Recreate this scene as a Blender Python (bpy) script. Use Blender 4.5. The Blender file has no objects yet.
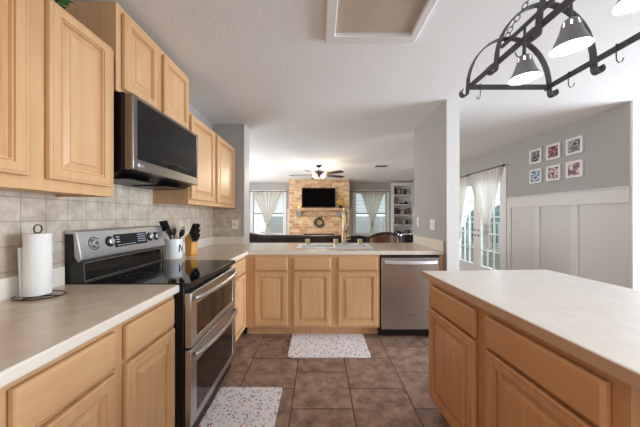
import bpy, bmesh, math, random
from mathutils import Vector, Matrix
R = math.radians
S = bpy.context.scene
C = S.collection

# ------------------------------------------------------------------ camera, world, lights, exposure
cd = bpy.data.cameras.new('camera'); cam = bpy.data.objects.new('camera', cd); C.objects.link(cam)
cam.location = (0, 0, 1.284); cam.rotation_euler = (R(90), 0, 0)
cd.sensor_width = 36; cd.lens = 258 / 640 * 36; cd.shift_x = 0.8 / 640; cd.shift_y = 2.5 / 640; cd.clip_start = 0.02
S.camera = cam
S.view_settings.view_transform = 'Standard'; S.view_settings.look = 'None'
S.view_settings.gamma = 1; S.view_settings.use_curve_mapping = False
S.view_settings.exposure = 0.24
W = bpy.data.worlds.new('world'); S.world = W; W.use_nodes = True
bgn = W.node_tree.nodes['Background']; bgn.inputs[0].default_value = (0.83, 0.925, 1.0, 1); bgn.inputs[1].default_value = 1.7

def area(name, loc, rot, sx, sy, power, col=(1, 1, 1)):
    l = bpy.data.lights.new(name, 'AREA'); l.shape = 'RECTANGLE'; l.size = sx; l.size_y = sy; l.energy = power; l.color = col
    o = bpy.data.objects.new(name, l); C.objects.link(o); o.location = loc; o.rotation_euler = rot; return o
area('daylight_breakfast_window', (6.2, 1.3, 1.25), (R(101), 0, R(90)), 2.6, 2.1, 335, (0.76, 0.88, 1.0))
area('fill_back', (0.3, -2.3, 1.4), (R(105), 0, 0), 1.6, 1.2, 12, (0.92, 0.96, 1.0))  # added weak fill behind the camera; the back wall has no window
area('fill_living_left', (-3.1, 6.4, 1.3), (R(108), 0, R(-90)), 3.6, 1.7, 140, (0.87, 0.94, 1.0))  # unseen fill added to brighten the living room; left wall is solid
area('daylight_patio_door', (3.9, 5.4, 1.3), (R(90), 0, R(90)), 1.5, 2.0, 60, (0.95, 0.98, 1.0))
area('fill_kitchen_top', (0.2, -0.9, 2.44), (0, 0, 0), 1.2, 0.6, 16, (1.0, 0.95, 0.88))  # added soft fill under the ceiling behind the camera, no fixture there

def point(name, loc, power, rad=0.04, col=(1, .86, .66)):
    l = bpy.data.lights.new(name, 'POINT'); l.energy = power; l.shadow_soft_size = rad; l.color = col
    o = bpy.data.objects.new(name, l); C.objects.link(o); o.location = loc; return o

# ------------------------------------------------------------------ materials
def lin(c):
    return tuple(((v / 255) / 12.92 if v / 255 <= .04045 else ((v / 255 + .055) / 1.055) ** 2.4) for v in c) + (1,)
def mat(name, rgb, rough=.5, metal=0, emit=None, strength=0, spec=.5, bump=0, bscale=60, vary=0, vscale=6, coat=0):
    m = bpy.data.materials.new(name); m.use_nodes = True; nt = m.node_tree; p = nt.nodes['Principled BSDF']
    p.inputs['Base Color'].default_value = lin(rgb); p.inputs['Roughness'].default_value = rough; p.inputs['Metallic'].default_value = metal
    p.inputs['Specular IOR Level'].default_value = spec; p.inputs['Coat Weight'].default_value = coat
    if emit: p.inputs['Emission Color'].default_value = lin(emit); p.inputs['Emission Strength'].default_value = strength
    tc = nt.nodes.new('ShaderNodeTexCoord')
    n = nt.nodes.new('ShaderNodeTexNoise'); n.inputs['Scale'].default_value = vscale; n.inputs['Detail'].default_value = 4
    nt.links.new(tc.outputs['Object'], n.inputs['Vector'])
    if vary:
        r = nt.nodes.new('ShaderNodeValToRGB'); a = lin([max(0, v - vary) for v in rgb]); b = lin([min(255, v + vary) for v in rgb])
        r.color_ramp.elements[0].position = .35; r.color_ramp.elements[1].position = .65
        r.color_ramp.elements[0].color = a; r.color_ramp.elements[1].color = b
        nt.links.new(n.outputs['Fac'], r.inputs['Fac']); nt.links.new(r.outputs['Color'], p.inputs['Base Color'])
    if bump:
        n2 = nt.nodes.new('ShaderNodeTexNoise'); n2.inputs['Scale'].default_value = bscale; n2.inputs['Detail'].default_value = 3
        nt.links.new(tc.outputs['Object'], n2.inputs['Vector'])
        bp = nt.nodes.new('ShaderNodeBump'); bp.inputs['Strength'].default_value = bump; bp.inputs['Distance'].default_value = .01
        nt.links.new(n2.outputs['Fac'], bp.inputs['Height']); nt.links.new(bp.outputs['Normal'], p.inputs['Normal'])
    return m
def wood(name, c1, c2, rough=.38, sc=(26, 26, 1.6)):
    m = bpy.data.materials.new(name); m.use_nodes = True; nt = m.node_tree; p = nt.nodes['Principled BSDF']; L = nt.links.new
    p.inputs['Roughness'].default_value = rough; p.inputs['Specular IOR Level'].default_value = .4
    tc = nt.nodes.new('ShaderNodeTexCoord'); mp = nt.nodes.new('ShaderNodeMapping'); mp.inputs['Scale'].default_value = sc
    L(tc.outputs['Object'], mp.inputs['Vector'])
    n = nt.nodes.new('ShaderNodeTexNoise'); n.inputs['Scale'].default_value = 1; n.inputs['Detail'].default_value = 6; n.inputs['Distortion'].default_value = .6
    L(mp.outputs['Vector'], n.inputs['Vector'])
    n2 = nt.nodes.new('ShaderNodeTexNoise'); n2.inputs['Scale'].default_value = 2.2; L(tc.outputs['Object'], n2.inputs['Vector'])
    mx = nt.nodes.new('ShaderNodeMath'); mx.operation = 'ADD'; L(n.outputs['Fac'], mx.inputs[0]); L(n2.outputs['Fac'], mx.inputs[1])
    r = nt.nodes.new('ShaderNodeValToRGB'); r.color_ramp.elements[0].position = .36; r.color_ramp.elements[1].position = .64
    hf = nt.nodes.new('ShaderNodeMath'); hf.operation = 'MULTIPLY'; hf.inputs[1].default_value = .5; L(mx.outputs[0], hf.inputs[0])
    r.color_ramp.elements[0].color = lin(c1); r.color_ramp.elements[1].color = lin(c2)
    L(hf.outputs[0], r.inputs['Fac']); L(r.outputs['Color'], p.inputs['Base Color'])
    return m
def bricktex(name, c1, c2, mortar, bw, rh, ms, rot=None, swap=None, offset=.5, rough=.5, mott=None, mscale=9, bump=.3, loc=(0, 0, 0), var=.25):
    """brick texture on real coordinates; swap gives which object axes feed the texture's x and y"""
    m = bpy.data.materials.new(name); m.use_nodes = True; nt = m.node_tree; p = nt.nodes['Principled BSDF']; L = nt.links.new
    p.inputs['Roughness'].default_value = rough
    tc = nt.nodes.new('ShaderNodeTexCoord'); sp = nt.nodes.new('ShaderNodeSeparateXYZ'); cb = nt.nodes.new('ShaderNodeCombineXYZ')
    L(tc.outputs['Object'], sp.inputs[0]); a, b = swap or ('X', 'Y')
    mp = nt.nodes.new('ShaderNodeMapping'); mp.inputs['Location'].default_value = loc
    L(sp.outputs[a], cb.inputs['X']); L(sp.outputs[b], cb.inputs['Y']); L(cb.outputs[0], mp.inputs['Vector'])
    br = nt.nodes.new('ShaderNodeTexBrick'); L(mp.outputs[0], br.inputs['Vector'])
    br.inputs['Scale'].default_value = 1; br.inputs['Brick Width'].default_value = bw; br.inputs['Row Height'].default_value = rh
    br.inputs['Mortar Size'].default_value = ms; br.inputs['Mortar Smooth'].default_value = .1; br.inputs['Bias'].default_value = 0
    br.offset = offset; br.inputs['Color1'].default_value = lin(c1); br.inputs['Color2'].default_value = lin(c2); br.inputs['Mortar'].default_value = lin(mortar)
    n = nt.nodes.new('ShaderNodeTexNoise'); n.inputs['Scale'].default_value = mscale; n.inputs['Detail'].default_value = 6; n.inputs['Roughness'].default_value = .65
    L(tc.outputs['Object'], n.inputs['Vector'])
    r = nt.nodes.new('ShaderNodeValToRGB'); r.color_ramp.elements[0].position = .3; r.color_ramp.elements[1].position = .7
    lo, hi = mott or ((200, 200, 200), (255, 255, 255)); r.color_ramp.elements[0].color = lin(lo); r.color_ramp.elements[1].color = lin(hi)
    L(n.outputs['Fac'], r.inputs['Fac'])
    mx = nt.nodes.new('ShaderNodeMix'); mx.data_type = 'RGBA'; mx.blend_type = 'MULTIPLY'; mx.inputs[0].default_value = 1
    L(br.outputs['Color'], mx.inputs[6]); L(r.outputs['Color'], mx.inputs[7]); L(mx.outputs[2], p.inputs['Base Color'])
    bp = nt.nodes.new('ShaderNodeBump'); bp.inputs['Strength'].default_value = bump; bp.inputs['Distance'].default_value = .004; bp.invert = True
    L(br.outputs['Fac'], bp.inputs['Height']); L(bp.outputs['Normal'], p.inputs['Normal'])
    return m
def glass(name, tint=(235, 245, 245), gl=.08):
    m = bpy.data.materials.new(name); m.use_nodes = True; nt = m.node_tree; nt.nodes.clear(); L = nt.links.new
    t = nt.nodes.new('ShaderNodeBsdfTransparent'); t.inputs[0].default_value = lin(tint)
    g = nt.nodes.new('ShaderNodeBsdfGlossy'); g.inputs['Roughness'].default_value = .02
    mx = nt.nodes.new('ShaderNodeMixShader'); mx.inputs[0].default_value = gl; o = nt.nodes.new('ShaderNodeOutputMaterial')
    L(t.outputs[0], mx.inputs[1]); L(g.outputs[0], mx.inputs[2]); L(mx.outputs[0], o.inputs[0]); return m
def sheer(name, rgb, see=.15, tl=.45):
    m = bpy.data.materials.new(name); m.use_nodes = True; nt = m.node_tree; nt.nodes.clear(); L = nt.links.new
    d = nt.nodes.new('ShaderNodeBsdfDiffuse'); d.inputs[0].default_value = lin(rgb)
    t = nt.nodes.new('ShaderNodeBsdfTranslucent'); t.inputs[0].default_value = lin(rgb)
    tr = nt.nodes.new('ShaderNodeBsdfTransparent')
    a = nt.nodes.new('ShaderNodeMixShader'); a.inputs[0].default_value = tl
    b = nt.nodes.new('ShaderNodeMixShader'); b.inputs[0].default_value = see; o = nt.nodes.new('ShaderNodeOutputMaterial')
    L(d.outputs[0], a.inputs[1]); L(t.outputs[0], a.inputs[2]); L(a.outputs[0], b.inputs[1]); L(tr.outputs[0], b.inputs[2]); L(b.outputs[0], o.inputs[0]); return m
def rugmat(name):
    m = bpy.data.materials.new(name); m.use_nodes = True; nt = m.node_tree; p = nt.nodes['Principled BSDF']; L = nt.links.new
    p.inputs['Roughness'].default_value = .9
    tc = nt.nodes.new('ShaderNodeTexCoord'); mp = nt.nodes.new('ShaderNodeMapping'); mp.inputs['Rotation'].default_value = (0, 0, R(45))
    L(tc.outputs['Object'], mp.inputs['Vector'])
    ck = nt.nodes.new('ShaderNodeTexBrick'); ck.offset = 0; ck.inputs['Scale'].default_value = 1; ck.inputs['Brick Width'].default_value = .085; ck.inputs['Row Height'].default_value = .085
    ck.inputs['Mortar Size'].default_value = .010; ck.inputs['Mortar Smooth'].default_value = .4; L(mp.outputs[0], ck.inputs['Vector'])
    v = nt.nodes.new('ShaderNodeTexVoronoi'); v.inputs['Scale'].default_value = 95; L(tc.outputs['Object'], v.inputs['Vector'])
    sep = nt.nodes.new('ShaderNodeSeparateColor'); L(v.outputs['Color'], sep.inputs[0])
    r = nt.nodes.new('ShaderNodeValToRGB'); r.color_ramp.interpolation = 'CONSTANT'; e = r.color_ramp.elements
    e[0].position = 0; e[0].color = lin((238, 234, 234)); e[1].position = .55; e[1].color = lin((216, 206, 210))
    for pos, c in ((.66, (240, 226, 214)), (.74, (196, 204, 216)), (.81, (214, 156, 166)), (.87, (112, 118, 146)), (.91, (176, 60, 84)), (.955, (214, 168, 130))):
        q = e.new(pos); q.color = lin(c)
    L(sep.outputs[0], r.inputs['Fac'])
    r2 = nt.nodes.new('ShaderNodeValToRGB'); r2.color_ramp.interpolation = 'CONSTANT'; e = r2.color_ramp.elements
    e[0].position = 0; e[0].color = lin((236, 232, 232)); e[1].position = .86; e[1].color = lin((190, 150, 160)); q = e.new(.94); q.color = lin((130, 130, 150))
    L(sep.outputs[1], r2.inputs['Fac'])
    mx = nt.nodes.new('ShaderNodeMix'); mx.data_type = 'RGBA'; L(ck.outputs['Fac'], mx.inputs[0]); L(r2.outputs['Color'], mx.inputs[6]); L(r.outputs['Color'], mx.inputs[7])
    L(mx.outputs[2], p.inputs['Base Color']); return m
def photomat(name, cols, scale, off=0):
    m = bpy.data.materials.new(name); m.use_nodes = True; nt = m.node_tree; p = nt.nodes['Principled BSDF']; L = nt.links.new
    p.inputs['Roughness'].default_value = .3
    tc = nt.nodes.new('ShaderNodeTexCoord'); n = nt.nodes.new('ShaderNodeTexNoise'); n.inputs['Scale'].default_value = scale; n.inputs['Detail'].default_value = 3
    mp = nt.nodes.new('ShaderNodeMapping'); mp.inputs['Location'].default_value = (off * 3.7, 0, off * 1.3); L(tc.outputs['Object'], mp.inputs['Vector']); L(mp.outputs[0], n.inputs['Vector']); r = nt.nodes.new('ShaderNodeValToRGB'); r.color_ramp.interpolation = 'CONSTANT'; e = r.color_ramp.elements
    k = len(cols); e[0].position = 0; e[0].color = lin(cols[0]); e[1].position = .38; e[1].color = lin(cols[1])
    for i in range(2, k): q = e.new(.38 + .24 * (i - 1) / (k - 1)); q.color = lin(cols[i])
    L(n.outputs['Fac'], r.inputs['Fac']); L(r.outputs['Color'], p.inputs['Base Color']); return m

M = {}
M['maple'] = wood('maple', (206, 160, 114), (221, 178, 132))
M['maple_h'] = wood('maple_horizontal', (206, 160, 114), (221, 178, 132), sc=(1.6, 26, 26))
M['maple_in'] = wood('maple_side', (186, 136, 96), (202, 152, 112))
M['island'] = wood('island_wood', (188, 131, 86), (206, 151, 104))
M['island_h'] = wood('island_wood_horizontal', (188, 131, 86), (206, 151, 104), sc=(1.6, 26, 26))
M['ceil'] = mat('ceiling_paint', (240, 239, 238), .9, bump=.16, bscale=42)
M['grey'] = mat('grey_wall_paint', (176, 173, 169), .85, bump=.15, bscale=80)
M['white'] = mat('white_trim_paint', (232, 230, 227), .5)
M['wains'] = mat('wainscot_paint', (214, 212, 208), .55)
M['rail'] = mat('chair_rail_paint', (222, 220, 216), .5)
M['tile'] = bricktex('backsplash_tile', (226, 212, 196), (216, 200, 184), (188, 174, 160), .1128, .1125, .0028, swap=('Y', 'Z'), offset=0, rough=.45, mott=((205, 198, 190), (255, 255, 255)), mscale=14, loc=(-.072, -.0215 + .0, 0))
M['tileb'] = bricktex('backsplash_tile_back', (226, 212, 196), (216, 200, 184), (188, 174, 160), .1125, .1125, .0028, swap=('X', 'Z'), offset=0, rough=.45, mott=((205, 198, 190), (255, 255, 255)), mscale=14, loc=(.0765, -.0215, 0))
M['floor'] = bricktex('floor_tile', (186, 156, 138), (170, 143, 126), (106, 86, 76), .405, .41, .005, swap=('Y', 'X'), offset=.5, rough=.42, mott=((150, 142, 138), (255, 250, 245)), mscale=11, loc=(.105, .185, 0))
M['lam'] = mat('tan_laminate', (208, 188, 168), .22, vary=6, vscale=18)
M['lam_edge'] = mat('cream_laminate_edge', (232, 222, 208), .3)
M['isl_top'] = mat('white_island_laminate', (228, 222, 216), .35, vary=4, vscale=14)
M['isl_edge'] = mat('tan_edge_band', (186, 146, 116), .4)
M['steel'] = mat('stainless_steel', (198, 197, 196), .32, 1)
M['steel_r'] = mat('satin_stainless_steel', (205, 205, 207), .42, 1)
M['steel_d'] = mat('dark_stainless_steel', (150, 144, 140), .3, 1)
M['black'] = mat('black_plastic', (14, 14, 15), .35)
M['bglass'] = mat('black_glass', (9, 9, 11), .06, spec=.38)
M['ovenglass'] = mat('oven_window_glass', (36, 28, 24), .08)
M['display'] = mat('display_panel', (26, 27, 34), .2)
M['mark'] = mat('printed_marks', (200, 204, 210), .5)
M['iron'] = mat('wrought_iron', (88, 88, 92), .5, .4)
M['shade'] = mat('brushed_metal_shade', (150, 150, 152), .4, .6)
M['bulb'] = mat('lit_bulb', (255, 250, 240), .5, emit=(255, 250, 242), strength=12)
M['bulb_warm'] = mat('lit_warm_bulb', (255, 230, 190), .5, emit=(255, 222, 170), strength=14)
M['brass'] = mat('brushed_brass', (206, 184, 148), .35, 1)
M['porc'] = mat('white_porcelain', (240, 240, 238), .2)
M['basin'] = mat('sink_enamel', (246, 247, 248), .25)
M['paper'] = mat('paper_towel', (240, 238, 234), .95, bump=.2, bscale=200)
M['wire'] = mat('dark_wire', (50, 48, 48), .4, .8)
M['plate'] = mat('switch_plate', (238, 236, 230), .4)
M['block'] = wood('knife_block_wood', (214, 150, 62), (228, 166, 78))
M['handle'] = mat('knife_handle', (22, 22, 26), .35)
M['rug'] = rugmat('patterned_mat')
M['stone'] = bricktex('fireplace_stone', (250, 226, 184), (196, 156, 120), (236, 216, 186), .27, .095, .008, swap=('X', 'Z'), offset=.37, rough=.8, mott=((205, 180, 170), (255, 252, 246)), mscale=6)
M['stone_c'] = bricktex('fireplace_stone_carved', (222, 186, 150), (206, 166, 132), (200, 172, 146), .24, .07, .004, swap=('X', 'Z'), rough=.8)
M['greystone'] = mat('grey_stone', (150, 144, 136), .8, vary=14)
M['tv'] = mat('television_screen', (3, 3, 4), .5, spec=.02)
M['leather'] = mat('brown_leather', (104, 58, 36), .4, vary=12, vscale=8)
M['dleather'] = mat('dark_brown_leather', (48, 32, 30), .4, vary=8)
M['darkwood'] = wood('dark_wood', (44, 30, 28), (58, 40, 34))
M['bleather'] = mat('black_leather', (34, 34, 40), .35)
M['chrome'] = mat('chrome', (215, 215, 220), .12, 1)
M['chrome_s'] = mat('polished_handle', (235, 235, 236), .5, 1)
M['leaf'] = mat('green_leaves', (66, 112, 52), .6, vary=25, vscale=30)
M['leafd'] = mat('dark_green_leaves', (58, 68, 46), .7, vary=12, vscale=30)
M['yellow'] = mat('yellow_leaves', (206, 170, 40), .6, vary=20, vscale=30)
M['curtain'] = sheer('sheer_curtain', (232, 226, 221), .02, .28)
M['curtain_far'] = sheer('grey_green_curtain', (240, 234, 226), .02, .62)
M['glass'] = glass('window_glass')
M['blind'] = mat('white_blind', (236, 236, 234), .6)
M['grass'] = mat('patio_ground', (136, 124, 116), .9, vary=10, vscale=2)
M['fence'] = mat('weathered_fence', (220, 204, 198), .9, vary=8)
M['hedge'] = mat('hedge_leaves', (88, 104, 108), .8, vary=30, vscale=6)
M['panel'] = mat('tan_ceiling_panel', (196, 180, 164), .6, vary=7, vscale=2.5)
M['purple'] = mat('purple_glass', (96, 60, 130), .2)
M['fanwood'] = mat('dark_fan_blade', (40, 30, 28), .4)
M['flame'] = mat('lit_candle', (255, 180, 90), .5, emit=(255, 170, 80), strength=3)
M['soot'] = mat('firebox_black', (14, 12, 12), .9)
M['pinkpot'] = mat('pale_pink_pot', (226, 206, 208), .6)

# ------------------------------------------------------------------ mesh helpers
def B(): return bmesh.new()
def box(bm, x0, x1, y0, y1, z0, z1, Mx=None):
    v = [bm.verts.new((x, y, z)) for x in (x0, x1) for y in (y0, y1) for z in (z0, z1)]
    for f in ((0, 1, 3, 2), (4, 6, 7, 5), (0, 4, 5, 1), (2, 3, 7, 6), (0, 2, 6, 4), (1, 5, 7, 3)): bm.faces.new([v[i] for i in f])
    if Mx is not None:
        for q in v: q.co = Mx @ q.co
    return v
def frames(pts):
    pts = [Vector(p) for p in pts]; out = []; t0 = None; n = None
    for i, p in enumerate(pts):
        t = (pts[min(i + 1, len(pts) - 1)] - pts[max(i - 1, 0)]).normalized()
        if n is None:
            n = t.orthogonal().normalized()
        else:
            n = (n - t * n.dot(t)); n = n.normalized() if n.length > 1e-6 else t.orthogonal().normalized()
        out.append((p, t, n, t.cross(n)))
    return out
def tube(bm, pts, r, n=8, cap=True):
    rs = r if isinstance(r, (list, tuple)) else [r] * len(pts); rings = []
    for (p, t, a, b), rr in zip(frames(pts), rs):
        rings.append([bm.verts.new(p + a * (rr * math.cos(2 * math.pi * k / n)) + b * (rr * math.sin(2 * math.pi * k / n))) for k in range(n)])
    for i in range(len(rings) - 1):
        for k in range(n): bm.faces.new((rings[i][k], rings[i][(k + 1) % n], rings[i + 1][(k + 1) % n], rings[i + 1][k]))
    if cap: bm.faces.new(rings[0][::-1]); bm.faces.new(rings[-1])
def strap(bm, pts, wdir, w, t):
    """flat bar swept along pts, broad side along wdir"""
    wd = Vector(wdir).normalized(); rings = []
    for p, tt, a, b in frames(pts):
        nn = tt.cross(wd).normalized()
        rings.append([bm.verts.new(p + wd * (sx * w / 2) + nn * (sy * t / 2)) for sx, sy in ((-1, -1), (1, -1), (1, 1), (-1, 1))])
    for i in range(len(rings) - 1):
        for k in range(4): bm.faces.new((rings[i][k], rings[i][(k + 1) % 4], rings[i + 1][(k + 1) % 4], rings[i + 1][k]))
    bm.faces.new(rings[0][::-1]); bm.faces.new(rings[-1])
def lathe(bm, prof, c=(0, 0, 0), n=24, Mx=None, skip=None, cap=True):
    rings = []
    for r, z in prof:
        ring = []
        for k in range(n):
            v = Vector((c[0] + r * math.cos(2 * math.pi * k / n), c[1] + r * math.sin(2 * math.pi * k / n), c[2] + z))
            ring.append(bm.verts.new(Mx @ v if Mx is not None else v))
        rings.append(ring)
    for i in range(len(rings) - 1):
        for k in range(n):
            if skip and skip(i, k): continue
            bm.faces.new((rings[i][k], rings[i][(k + 1) % n], rings[i + 1][(k + 1) % n], rings[i + 1][k]))
    if cap: bm.faces.new(rings[0][::-1]); bm.faces.new(rings[-1])
def relief(bm, u0, u1, v0, v1, loops, y=0.0):
    """front in the local XZ plane facing -Y; loops are (inset, height out of the plane y)"""
    rings = [[bm.verts.new(p) for p in ((u0, y, v0), (u1, y, v0), (u1, y, v1), (u0, y, v1))]]
    for i, h in loops:
        rings.append([bm.verts.new(p) for p in ((u0 + i, y - h, v0 + i), (u1 - i, y - h, v0 + i), (u1 - i, y - h, v1 - i), (u0 + i, y - h, v1 - i))])
    bm.faces.new(rings[0][::-1])
    for a, b in zip(rings, rings[1:]):
        for k in range(4): bm.faces.new((a[k], a[(k + 1) % 4], b[(k + 1) % 4], b[k]))
    bm.faces.new(rings[-1])
def cells(bm, xs, ys, inc, z0, z1, plane='XY'):
    def P(a, b, c): return (a, b, c) if plane == 'XY' else ((a, c, b) if plane == 'XZ' else (c, a, b))
    V = {}
    def g(i, j, k):
        if (i, j, k) not in V: V[(i, j, k)] = bm.verts.new(P(xs[i], ys[j], (z0, z1)[k]))
        return V[(i, j, k)]
    nx, ny = len(xs) - 1, len(ys) - 1
    I = lambda i, j: 0 <= i < nx and 0 <= j < ny and inc(i, j)
    for i in range(nx):
        for j in range(ny):
            if not I(i, j): continue
            bm.faces.new((g(i, j, 1), g(i + 1, j, 1), g(i + 1, j + 1, 1), g(i, j + 1, 1)))
            bm.faces.new((g(i, j, 0), g(i, j + 1, 0), g(i + 1, j + 1, 0), g(i + 1, j, 0)))
            if not I(i - 1, j): bm.faces.new((g(i, j, 0), g(i, j, 1), g(i, j + 1, 1), g(i, j + 1, 0)))
            if not I(i + 1, j): bm.faces.new((g(i + 1, j, 0), g(i + 1, j + 1, 0), g(i + 1, j + 1, 1), g(i + 1, j, 1)))
            if not I(i, j - 1): bm.faces.new((g(i, j, 0), g(i + 1, j, 0), g(i + 1, j, 1), g(i, j, 1)))
            if not I(i, j + 1): bm.faces.new((g(i, j + 1, 0), g(i, j + 1, 1), g(i + 1, j + 1, 1), g(i + 1, j + 1, 0)))
def ball(bm, c, r, sc=(1, 1, 1), u=12, v=8):
    bmesh.ops.create_uvsphere(bm, u_segments=u, v_segments=v, radius=r, matrix=Matrix.Translation(c) @ Matrix.Diagonal((*sc, 1)))
def obj(name, bm, m, parent=None, bevel=0, smooth=False, seg=2):
    bmesh.ops.recalc_face_normals(bm, faces=bm.faces)
    me = bpy.data.meshes.new(name); bm.to_mesh(me); bm.free(); me.materials.append(M[m] if isinstance(m, str) else m)
    o = bpy.data.objects.new(name, me); C.objects.link(o); o.parent = parent
    if bevel:
        b = o.modifiers.new('bevel', 'BEVEL'); b.width = bevel; b.segments = seg; b.limit_method = 'ANGLE'; b.angle_limit = R(40)
        me.shade_smooth(); me.set_sharp_from_angle(angle=R(35))
        b.harden_normals = False
    if smooth: me.shade_smooth(); me.set_sharp_from_angle(angle=R(42))
    return o
def tag(o, label, cat, group=None):
    o['label'] = label; o['category'] = cat
    if group: o['group'] = group
    return o
def thing(name, label, cat, loc=(0, 0, 0), rz=0, group=None):
    o = bpy.data.objects.new(name, None); C.objects.link(o); o.location = loc; o.rotation_euler = (0, 0, rz); o.empty_display_size = .1
    return tag(o, label, cat, group)
def struct(name, bm, m, parent=None, **k):
    o = obj(name, bm, m, parent, **k)
    if parent is None: o['kind'] = 'structure'
    return o
def dup(root, loc, rz, label, group=None):
    r = root.copy(); C.objects.link(r); r.location = loc; r.rotation_euler = (0, 0, rz); r['label'] = label
    if group: r['group'] = group
    for ch in list(root.children):
        c = ch.copy(); C.objects.link(c); c.parent = r
        for g in ch.children:
            d = g.copy(); C.objects.link(d); d.parent = c
    return r
def bx(*a):
    b = B(); box(b, *a); return b

H = 2.49            # ceiling
XL = -1.395         # left wall face
XR = 3.27           # right wall face
YF = 9.30           # far wall face

# ------------------------------------------------------------------ structure
struct('floor', bx(-3.4, 6.5, -2.4, YF + .15, -.1, 0), 'floor')
struct('ceiling', bx(-3.4, 6.5, -2.4, YF + .15, H, H + .12), 'ceil')
struct('wall_left', bx(XL - .13, XL, -2.4, 3.60, 0, H), 'grey')
struct('wall_back_left', bx(XL, -.989, 3.38, 3.60, 0, H), 'grey')
struct('trim_1', bx(-.989, -.975, 3.375, 3.605, 0, H), 'white')
struct('wall_peninsula', bx(-.975, 1.3216, 3.40, 3.50, 0, .874), 'grey')
struct('wall_stub_right', bx(1.3216, 1.445, 2.68, 3.60, 0, H), 'grey')
struct('trim_2', bx(1.3206, 1.449, 2.664, 2.68, 0, H), 'white')
struct('wall_living_front', bx(-3.4, XL - .13, 3.48, 3.60, 0, H), 'grey')
struct('wall_living_left', bx(-3.4, -3.25, 3.60, YF, 0, H), 'grey')
b = B(); cells(b, [-3.4, -2.386, -1.27, 1.29, 2.426, XR + .13], [0, .62, 2.13, H], lambda i, j: not (j == 1 and i in (1, 3)), YF + .13, YF, 'XZ')
struct('wall_far', b, 'grey')
b = B(); cells(b, [2.70, 4.58, 6.20, YF], [0, 2.10, H], lambda i, j: not (j == 0 and i == 1), XR, XR + .13, 'YZ')
struct('wall_right', b, 'grey')
struct('wall_back', bx(-1.52, 6.5, -2.55, -2.4, 0, H), 'grey')
struct('wall_right_kitchen', bx(6.35, 6.5, -2.4, .0, 0, H), 'grey')
struct('wall_dining_front', bx(XR + .13, 6.5, 2.71, 2.83, 0, H), 'grey')
struct('trim_3', bx(XR - .004, XR + .16, 2.685, 2.708, 0, H), 'white')
# tile backsplash
struct('trim_4', bx(XL, XL + .006, -1.0, 3.38, .90, 1.50), 'tile')
struct('trim_5', bx(XL + .006, -1.03, 3.373, 3.38, .90, 1.376), 'tileb')
# wainscot on the right wall
def wains(name, y0, y1, bats):
    b = B(); box(b, XR - .006, XR, y0, y1, .10, 1.43); o = struct(name, b, 'wains')
    b = B(); box(b, XR - .024, XR, y0, y1, 1.425, 1.585); box(b, XR - .036, XR, y0, y1, 1.585, 1.60); box(b, XR - .024, XR, y0, y1, 0, .14)
    for y in bats: box(b, XR - .024, XR, y - .045, y + .045, .14, 1.425)
    return struct('trim_' + str(int(name[-1]) + 1), b, 'rail', bevel=.002, seg=1)
wains('trim_6', 2.712, 4.47, (3.285, 3.85, 4.42))
wains('trim_8', 6.32, YF, (6.37, 7.0, 7.7, 8.4))
b = B(); box(b, -3.25, -2.50, YF - .012, YF, 0, 1.5); box(b, -1.16, -1.0, YF - .012, YF, 0, 1.5); box(b, 1.0, 1.18, YF - .012, YF, 0, 1.5); box(b, 2.53, 2.55, YF - .012, YF, 0, 1.5)
for x0, x1 in ((-3.25, -2.5), (-1.16, -1.0), (1.0, 1.18)): box(b, x0, x1, YF - .03, YF - .012, 1.42, 1.54)
struct('trim_10', b, 'wains')
# far windows
def window(nm, x0, x1, z0, z1):
    b = B()
    box(b, x0 - .09, x0, YF - .03, YF + .10, z0 - .02, z1 + .09); box(b, x1, x1 + .09, YF - .03, YF + .10, z0 - .02, z1 + .09)
    box(b, x0, x1, YF - .03, YF + .10, z1, z1 + .09); box(b, x0 - .12, x1 + .12, YF - .07, YF + .10, z0 - .05, z0 - .02)
    zm = (z0 + z1) / 2
    for a, c in ((z0, zm + .02), (zm - .02, z1)):
        box(b, x0, x0 + .04, YF + .03, YF + .06, a, c); box(b, x1 - .04, x1, YF + .03, YF + .06, a, c); box(b, x0, x1, YF + .03, YF + .06, a, a + .04); box(b, x0, x1, YF + .03, YF + .06, c - .04, c)
    box(b, x0, x1, YF + .035, YF + .055, z0 - .02, z0)
    w = struct(nm, b, 'white')
    struct('glass_pane', bx(x0, x1, YF + .043, YF + .047, z0, z1), 'glass', w)
    b = B(); k = 0; z = z1 - .03
    while z > zm + .0:
        box(b, x0 + .01, x1 - .01, -.022, .022, -.001, .001, Matrix.Translation((0, YF + .005, z)) @ Matrix.Rotation(R(48), 4, 'X')); z -= .05
    struct('blind_slats', b, 'blind', w)
window('window_1', -2.386, -1.27, .62, 2.13)
window('window_2', 1.29, 2.426, .62, 2.13)
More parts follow.
